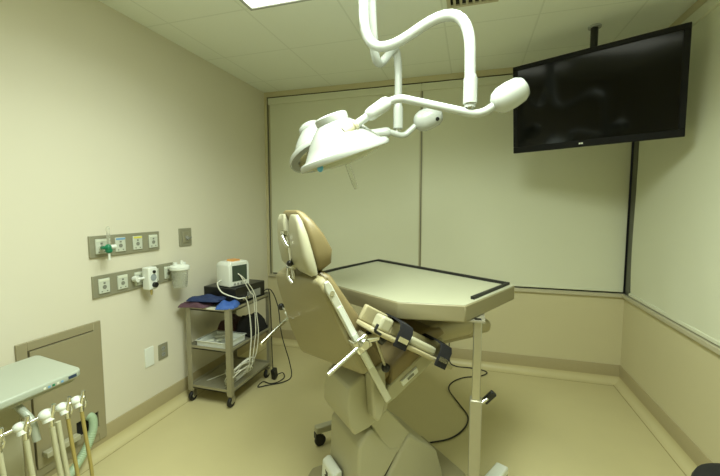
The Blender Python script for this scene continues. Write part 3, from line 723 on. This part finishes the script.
# back shell (hard moulding)
def barrel(w, n0, s):
    """section across the back: flat front, flat raked rear with small rounded edges"""
    pts = [Vector((-w, 0, 0)), Vector((-w, n0*.34, 0)), Vector((w, n0, 0)), Vector((w, 0, 0))]
    return [B(s, p.x, p.y) for p in fillet(pts, .014, 5)]
secs = [(.140, .234, -.150), (.148, .240, -.168), (.17, .240, -.172), (.30, .240, -.156), (.44, .238, -.126), (.53, .232, -.106), (.575, .222, -.092), (.590, .208, -.078)]
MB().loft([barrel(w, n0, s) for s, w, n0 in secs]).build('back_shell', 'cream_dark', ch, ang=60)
# back upholstery
secs = [(.0, .17, .05), (.02, .19, .068), (.12, .198, .075), (.30, .198, .068), (.45, .192, .052), (.56, .175, .045), (.592, .15, .03)]
MB().loft([rrect(w, .001, n1, .02, s) for s, w, n1 in secs]).build('back_cushion', 'uphol', ch, ang=60)
# side rails with slots
for sg in (-1, 1):
    rl = MB(); lat = sg*.247
    mtx = Matrix(((ux, nx_, 0, HX), (0, 0, 1, lat), (uz, nz_, 0, HZ), (0, 0, 0, 1)))
    rl.prism([(-.03, -.032), (.56, -.028), (.585, -.018), (.585, .000), (.56, .004), (-.03, -.002)], -.008, .008, mtx)
    ro = rl.build('side_rail', 'rail', ch, bevel=.004)
    MB().prism([(.16, -.026), (.47, -.022), (.47, -.004), (.16, -.008)], sg*.006, sg*.012, mtx).build('rail_track', 'white_plastic', ro)
    MB().cyl(B(.535, lat+sg*.006, -.012), B(.535, lat+sg*.013, -.012), .010).build('rail_screw', 'chrome', ro)
    MB().cyl(B(.30, lat+sg*.010, -.014), B(.30, lat+sg*.0145, -.014), .008).build('rail_screw', 'chrome', ro)
# the headrest hinges a little forward of the back
BH = B
hu = (math.sin(R(-15)), math.cos(R(-15))); hn_ = (math.cos(R(-15)), -math.sin(R(-15))); H0 = BH(.590, 0, .002)
def B(s, lat, n):
    k = (s-.605)*.90
    return Vector((H0.x+hu[0]*k+hn_[0]*n, lat, H0.z+hu[1]*k+hn_[1]*n))
# headrest: two moulded wings and cushion, metal hinge between
def hr_wing(l0, l1, nm):
    rings = []
    for s, a, n0, n1 in ((.615, .98, -.035, -.006), (.65, 1.08, -.052, -.004), (.72, 1.03, -.050, -.002), (.80, .90, -.040, .0), (.86, .72, -.028, -.002), (.888, .46, -.016, -.004)):
        c = (l0+l1)/2; h = abs(l1-l0)/2*a; c = c*(a*.25+.75)
        rad = min(h, (n1-n0)/2)*.85; ring_ = []
        for cx_, cn, a0 in ((c+h-rad, n1-rad, 0), (c-h+rad, n1-rad, 90), (c-h+rad, n0+rad, 180), (c+h-rad, n0+rad, 270)):
            for i in range(5):
                ang = R(a0+90*i/4); ring_.append(B(s, cx_+rad*math.cos(ang), cn+rad*math.sin(ang)))
        rings.append(ring_)
    return MB().loft(rings).build(nm, 'cream_plastic', ch, ang=60)
hr_wing(-.178, -.012, 'headrest_shell'); hr_wing(.03, .165, 'headrest_shell')
secs = [(.612, .13, .012, .03), (.64, .165, .0, .068), (.70, .175, -.0015, .082), (.78, .172, -.0015, .064), (.85, .155, -.0015, .040), (.89, .12, -.001, .022), (.902, .08, .002, .016)]
MB().loft([rrect(w, n0, n1, min(.018, (n1-n0)/2.2), s) for s, w, n0, n1 in secs]).build('headrest_cushion', 'uphol', ch, ang=60)
hg = MB(); hg.cyl(B(.58, .01, -.055), B(.80, .01, -.030), .010); hg.cyl(B(.64, -.025, -.058), B(.64, .04, -.058), .012)
hg.tube(fillet([B(.79, .03, -.040), B(.80, -.005, -.062), B(.755, -.03, -.060), B(.745, -.035, -.056)], .015), .008)
hg.tube(fillet([B(.64, .0, -.07), B(.60, -.01, -.085), B(.575, -.045, -.082)], .015), .008)
hg.cyl(B(.81, .035, -.045), B(.81, -.015, -.045), .009)
hg.build('headrest_hinge', 'chrome', ch)
MB().ell(B(.665, -.02, -.066), (.014, .014, .014)).build('hinge_knob', 'black_plastic', ch)
B = BH
# clamps with rods
for sg, s, n in ((-1, .300, .0), (1, .33, -.09)):
    lat = sg*.275
    c = MB(); c.box(B(s, lat, n-.012), (.070, .060, .062), Matrix.Rotation(R(-28), 3, 'Y')); c.cyl(B(s, lat-.02*sg, n-.01), B(s, lat+.045*sg, n-.01), .022); c.cyl(B(s+.01, lat+.02*sg, n+.0), B(s-.02, lat+.02*sg, n+.06), .017)
    co = c.build('rail_clamp', 'white_plastic' if sg > 0 else 'chrome', ch, bevel=.006)
    p0 = B(s, lat+.02*sg, n-.02)
    p1 = Vector((-.448, -.335, .825)) if sg < 0 else Vector((-.574, .165, .795))
    MB().tube([p0, p1-(p1-p0)*.06, p1], [.0085, .0085, .0075], 14).build('clamp_rod', 'chrome', co)
    if sg < 0:
        k0 = B(s-.02, lat-.02, .045); k1 = Vector((-.154, -.262, .760))
        MB().cyl(k0, k1, .0055).build('lock_lever', 'steel_dull', co); MB().ell(k1, (.019, .019, .019)).build('lock_knob', 'black_plastic', co)
    else:
        k1 = B(s+.02, lat+.145, n-.03)
        MB().cyl(p0, k1, .005).build('lock_lever', 'chrome', co); MB().ell(k1, (.019, .019, .019)).build('lock_knob', 'black_plastic', co)
# arm board with trough padding and straps (right side, sloping forward)
a0 = Vector((-.240, -.275, .978)); a1 = Vector((.180, -.275, .733)); ad = (a1-a0).normalized(); al = (a1-a0).length
aw = Vector((0, 1, 0)); an = ad.cross(aw).normalized()
if an.z < 0: an = -an
AM = Matrix((ad, aw, an)).transposed().to_4x4(); AM.translation = a0
ab = MB().prism([(-.02, -.06), (.0, -.075), (.16, -.07), (.22, -.062), (al-.02, -.055), (al-.005, -.045), (al-.005, .045), (al-.02, .055), (.22, .062), (.16, .07), (0, .075), (-.02, .06)], -.035, -.015, AM).build('arm_board', 'uphol_light', ch, bevel=.006)
def slab(u0, u1, v0, v1, h0, h1, nm, mm, par, bev=.008):
    return MB().prism([(u0, v0), (u1, v0), (u1, v1), (u0, v1)], h0, h1, AM).build(nm, mm, par, bevel=bev, seg=3)
slab(-.015, .13, .045, .07, -.015, .055, 'side_pad', 'uphol_light', ab); slab(.14, al-.03, .035, .055, -.015, .045, 'side_pad', 'uphol_light', ab)
slab(.020, .080, -.050, .015, -.015, .045, 'elbow_pad', 'cream_plastic', ab, .012)
slab(.20, .355, -.045, .025, -.015, .022, 'forearm_pad', 'cream_plastic', ab, .012)
slab(.425, .475, .0, .05, -.015, .045, 'hand_pad', 'cream_plastic', ab, .012)
for u in (.135, .378):
    w = .068; st = MB()
    prof = [(-.074, -.045), (-.074, .03), (-.06, .052), (.0, .060), (.06, .060), (.076, .045), (.076, -.045)]
    ringa = []
    for du in (-w/2, w/2):
        ring_ = [AM @ Vector((u+du, q[0], q[1])) for q in prof]+[AM @ Vector((u+du, q[0]*.94, q[1]-.006 if q[1] > 0 else q[1]+.004)) for q in prof[::-1]]
        ringa.append(ring_)
    st.loft(ringa); so = st.build('strap', 'strap', ab)
    MB().prism([(u-w/2+.008, -.078), (u+w/2-.008, -.078), (u+w/2-.008, -.074), (u-w/2+.008, -.074)], -.02, .0, AM).build('buckle', 'chrome', so)
ah = MB(); ah.tube(fillet([a0+an*.0+Vector((-.012, -.085, .012)), a0+Vector((-.03, -.09, -.01)), a0+Vector((0, -.085, -.03))], .01), .006); ah.build('arm_pivot', 'black_plastic', ab)
MB().tube([B(.285, -.25, .0), B(.30, -.262, .05), a0+ad*.1-an*.05, a0+ad*.1-an*.033], [.016, .016, .018, .02], 14).build('arm_support', 'black_plastic', ch)
# left arm board, folded down along the far side
# seat
def side_prism(poly, l0, l1):
    m = Matrix(((1, 0, 0, 0), (0, 0, 1, 0), (0, 1, 0, 0), (0, 0, 0, 1)))
    return MB().prism(poly, l0, l1, m)
side_prism([(-.135, .600), (-.105, .555), (-.06, .575), (.10, .668), (.22, .745), (.215, .80), (.17, .805), (-.10, .645)], -.205, .205).build('seat_frame', 'cream_plastic', ch, bevel=.012, seg=3)
sw = side_prism([(-.03, .628), (.055, .678), (.045, .702), (-.04, .652)], -.216, -.203).build('switch_housing', 'white_plastic', ch, bevel=.003)
side_prism([(-.005, .652), (.028, .671), (.024, .681), (-.009, .662)], -.219, -.214).build('rocker_switch', 'outlet_dark', sw)
secs = [(-.09, .655, .03), (-.04, .68, .085), (.06, .745, .095), (.16, .815, .085), (.22, .84, .05)]
rings = []
for x, z, h in secs:
    w = .2; r_ = []
    for cx_, cn, q0 in ((w-.03, h-.025, 0), (-w+.03, h-.025, 90), (-w+.03, .012, 180), (w-.03, .012, 270)):
        for i in range(5):
            q = R(q0+90*i/4); sx_ = .03*math.cos(q); sn = (.02 if q0 < 180 else .012)*math.sin(q)
            k = cn+sn; r_.append(Vector((x-.5*k, cx_+sx_, z-.02+.866*k)))
    rings.append(r_)
MB().loft(rings).build('seat_cushion', 'uphol', ch, ang=60)
# leg rest
def cushion(x0, x1, z0, z1, w, nm, mm):
    rings = []
    for f_, sh in ((0, .6), (.04, .9), (.12, 1), (.88, 1), (.96, .9), (1, .55)):
        x = x0+(x1-x0)*f_; zc = (z0+z1)/2; h = (z1-z0)/2*sh; ww = w*(.94+.06*sh); rad = h*.75; r_ = []
        for cx_, cn, q0 in ((ww-rad, zc+h-rad, 0), (-ww+rad, zc+h-rad, 90), (-ww+rad, zc-h+rad, 180), (ww-rad, zc-h+rad, 270)):
            for i in range(5): q = R(q0+90*i/4); r_.append(Vector((x, cx_+rad*math.cos(q), cn+rad*math.sin(q))))
        rings.append(r_)
    return MB().loft(rings).build(nm, mm, ch, ang=60)
cushion(.15, .425, .775, .872, .19, 'leg_cushion', 'uphol_light')
cushion(.415, .565, .765, .838, .175, 'foot_cushion', 'uphol_light')
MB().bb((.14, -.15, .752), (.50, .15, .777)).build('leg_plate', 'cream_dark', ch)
# hinge cover, lift arm, pedestal
hp = [(-.275, .650), (-.282, .55), (-.270, .47), (-.245, .425), (-.17, .44), (-.075, .50), (-.06, .56), (-.12, .62), (-.2, .70)]
def hw(z): return min(.155, max(.075, .075+(.655-z)*.36))
MB().loft([[Vector((x, -.155, z)) for x, z in hp], [Vector((x, hw(z), z)) for x, z in hp]]).build('hinge_cover', 'cream_plastic', ch, bevel=.010, seg=3)
side_prism([(-.20, .72), (-.13, .76), (-.115, .60), (-.135, .52), (-.16, .495), (-.185, .52)], -.218, -.155).build('link_cover', 'cream_plastic', ch, bevel=.012, seg=3)
side_prism([(-.20, .72), (-.13, .76), (-.115, .60), (-.135, .52), (-.16, .495), (-.185, .52)], .155, .218).build('link_cover', 'cream_plastic', ch, bevel=.012, seg=3)
side_prism([(-.17, .47), (-.075, .505), (.06, .345), (.06, .26), (-.06, .27)], -.152, .152).build('lift_arm', 'cream_plastic', ch, bevel=.010, seg=3)
side_prism([(-.24, .03), (-.225, .36), (-.185, .415), (-.15, .43), (-.055, .312), (.010, .297), (-.094, .165), (-.135, .03)], -.155, .155).build('pedestal_rear', 'cream_plastic', ch, bevel=.014, seg=3)
side_prism([(-.120, .03), (-.083, .165), (.03, .335), (.055, .347), (.215, .215), (.255, .09), (.265, .03)], -.165, .165).build('pedestal_front', 'cream_plastic', ch, bevel=.014, seg=3)
side_prism([(-.136, .04), (-.099, .165), (-.056, .305), (.03, .333), (-.081, .165), (-.118, .04)], -.146, .146).build('pedestal_gap', 'black_rubber', ch)
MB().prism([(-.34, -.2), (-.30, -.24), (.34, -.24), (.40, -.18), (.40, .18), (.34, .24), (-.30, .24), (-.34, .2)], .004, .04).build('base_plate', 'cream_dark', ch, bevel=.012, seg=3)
fp = side_prism([(-.30, .035), (-.29, .16), (-.262, .175), (-.243, .17), (-.243, .035)], -.02, .12).build('foot_control', 'white_plastic', ch, bevel=.008)
zg = MB()
def zpt(y, z): return Vector((-.2975+.0*z, y, z))
for q in ([(.045, .135), (.075, .135), (.05, .105), (.042, .112)], [(.06, .118), (.078, .108), (.045, .085), (.045, .095)]):
    zg.loft([[Vector((-.300+(z-.035)*.08-.0015, y, z)) for y, z in q], [Vector((-.296+(z-.035)*.08, y, z)) for y, z in q]])
zg.build('pedal_symbol', 'black_plastic', fp)
# outrigger with caster at the left side
b = MB(); b.bb((-.200, .425, .085), (.16, .47, .125)); b.bb((.06, .17, .045), (.12, .426, .10)); b.bb((.06, .425, .045), (.12, .465, .09))
og = b.build('outrigger', 'cream_plastic', ch, bevel=.006)
MB().bb((-.203, .43, .05), (-.170, .465, .086)).build('caster_fork', 'black_plastic', og)
MB().lathe([(.004, -.013), (.03, -.013), (.034, -.008), (.034, .008), (.03, .013), (.004, .013)], (-.170, .447, .034), (0, 1, 0)).build('caster_wheel', 'black_rubber', og)

# ------------------------------------------------------------------ hand table
KT = 1.02
tb = thing('hand_table', 'cream table with black edge lip standing across the treatment chair', 'table', (.02, 1.60, 0))
def tpt(x, y): return Vector((x, y))
poly = [(-.70, 2.80), (.232, 2.075), (-.012, 1.582), (-.300, 1.555), (-.800, 1.885), (-.93, 2.04), (-.865, 2.30)]
TT = .074
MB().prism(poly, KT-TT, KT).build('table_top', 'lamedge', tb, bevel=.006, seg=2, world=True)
ins = [(-.695, 2.788), (.226, 2.073), (-.014, 1.588), (-.298, 1.560), (-.796, 1.888), (-.924, 2.042), (-.859, 2.298)]
MB().prism(ins, KT-.001, KT+.0012).build('laminate_surface', 'laminate', tb, world=True)
def lip(path, nm):
    # black raised edge, inset from the rim
    P = [Vector((p[0], p[1], 0)) for p in path]; rings = []
    for i, p in enumerate(P):
        d = (P[min(i+1, len(P)-1)]-P[max(i-1, 0)]).normalized(); s = Vector((-d.y, d.x, 0))
        if 0 < i < len(P)-1:
            d1 = (P[i]-P[i-1]).normalized(); d2 = (P[i+1]-P[i]).normalized(); k = 1/max(.4, math.cos(d1.angle(d2)/2)); s = s*k
        rings.append([p+s*.009+Vector((0, 0, KT+.001)), p+s*.009+Vector((0, 0, KT+.014)), p-s*.009+Vector((0, 0, KT+.014)), p-s*.009+Vector((0, 0, KT+.001))])
    return MB().loft(rings).build(nm, 'black_rubber', tb, world=True)
lip([(-.90, 2.05), (-.838, 2.30), (-.684, 2.755), (.198, 2.085), (.015, 1.70)], 'edge_lip')
px_, py_ = .040, 1.655
MB().bb((px_-.018, py_-.018, .36), (px_+.018, py_+.018, KT-TT)).build('inner_post', 'steel', tb, bevel=.004, world=True)
MB().bb((px_-.026, py_-.026, .05), (px_+.026, py_+.026, .585)).build('outer_post', 'steel_dull', tb, bevel=.005, world=True)
MB().bb((px_-.06, py_-.03, KT-TT-.008), (px_+.03, py_+.10, KT-TT)).build('mounting_plate', 'steel_dull', tb, world=True)
k = MB().cyl((px_+.02, py_+.015, .555), (px_+.055, py_+.04, .575), .008); ko = k.build('clamp_screw', 'chrome', tb, world=True)
MB().box((px_+.058, py_+.042, .578), (.030, .024, .066), Matrix.Rotation(R(40), 3, 'Y')).build('clamp_handle', 'black_plastic', ko, bevel=.006, world=True)
fx_, fy_ = .19, 1.965
d = Vector((fx_-px_, fy_-py_, 0)).normalized(); s = Vector((-d.y, d.x, 0))
e0 = Vector((px_, py_, 0))-d*.42; e1 = Vector((fx_, fy_, 0))
b = MB(); rings = [[p+s*.032+Vector((0, 0, .05)), p+s*.032+Vector((0, 0, .05+h)), p-s*.032+Vector((0, 0, .05+h)), p-s*.032+Vector((0, 0, .05))] for p, h in ((e0, .035), (Vector((px_, py_, 0)), .06), (e1, .040))]
b.loft(rings); b.build('base_foot', 'white_plastic', tb, bevel=.008, world=True)
for e, sg in ((e0+d*.02, -1), (e1-d*.012, 1)):
    co = MB().cyl(Vector((e.x, e.y, .038))+d*.0, Vector((e.x, e.y, .055)), .012).build('caster_stem', 'black_plastic', tb, world=True)
    MB().lathe([(.004, -.018), (.022, -.018), (.025, -.012), (.025, .012), (.022, .018), (.004, .018)], Vector((e.x, e.y, .0255))+d*.015, s).build('caster_wheel', 'black_rubber', co, world=True)

# cord on the floor
lead([(-.16, 3.385, .30), (-.16, 3.36, .05), (-.10, 3.33, .006), (.02, 3.33, .006), (.13, 3.31, .006), (.165, 3.26, .006), (.10, 3.18, .006), (-.02, 3.12, .006), (-.11, 3.01, .006), (-.135, 2.87, .006), (-.05, 2.67, .006), (.012, 2.52, .006), (-.01, 2.37, .006), (-.09, 2.24, .006), (-.20, 2.165, .006), (-.28, 2.12, .006), (-.33, 2.06, .006), (-.30, 2.02, .008), (-.20, 1.985, .05)], .0048, 'black_rubber', 'black power cord curving across the floor from the chair base to the back wall', 'floor_cord')

# stool at the lower right corner
sx, sy, sz = .985, 1.55, .44
t = thing('low_stool', 'black padded round stool cut by the lower right corner', 'stool', (sx, sy, 0))
MB().lathe([(.005, sz-.07), (.15, sz-.07), (.172, sz-.055), (.178, sz-.03), (.17, sz-.01), (.14, sz), (.005, sz+.002)], (sx, sy, 0), seg=40).build('seat', 'black_cloth', t, world=True)
MB().cyl((sx, sy, .08), (sx, sy, sz-.07), .022).build('gas_column', 'chrome', t, world=True)
for k in range(5):
    a = k*2*math.pi/5+.3; dv = Vector((math.cos(a), math.sin(a), 0)); c = Vector((sx, sy, 0))
    lg = MB().tube([c+Vector((0, 0, .095)), c+dv*.17+Vector((0, 0, .062))], [.02, .014], 12).build('leg', 'black_plastic', t, world=True)
    MB().lathe([(.004, -.012), (.021, -.012), (.024, -.008), (.024, .008), (.021, .012), (.004, .012)], c+dv*.165+Vector((0, 0, .025)), Vector((-dv.y, dv.x, 0))).build('caster', 'black_rubber', lg, world=True)

# ------------------------------------------------------------------ camera, world, view
cam = bpy.data.cameras.new('camera'); co = bpy.data.objects.new('camera', cam); COL.objects.link(co)
co.location = (0, 0, 1.43); co.rotation_euler = (R(90-4.644), 0, R(16.793)); cam.sensor_width = 36; cam.lens = 18.352; cam.clip_start = .02
SC.camera = co
wd = bpy.data.worlds.new('world'); SC.world = wd; wd.use_nodes = True
wd.node_tree.nodes['Background'].inputs[0].default_value = (.02, .022, .02, 1); wd.node_tree.nodes['Background'].inputs[1].default_value = .3
SC.view_settings.view_transform = 'Standard'; SC.view_settings.look = 'None'; SC.view_settings.gamma = 1; SC.view_settings.exposure = -0.04
SC.view_settings.use_curve_mapping = False
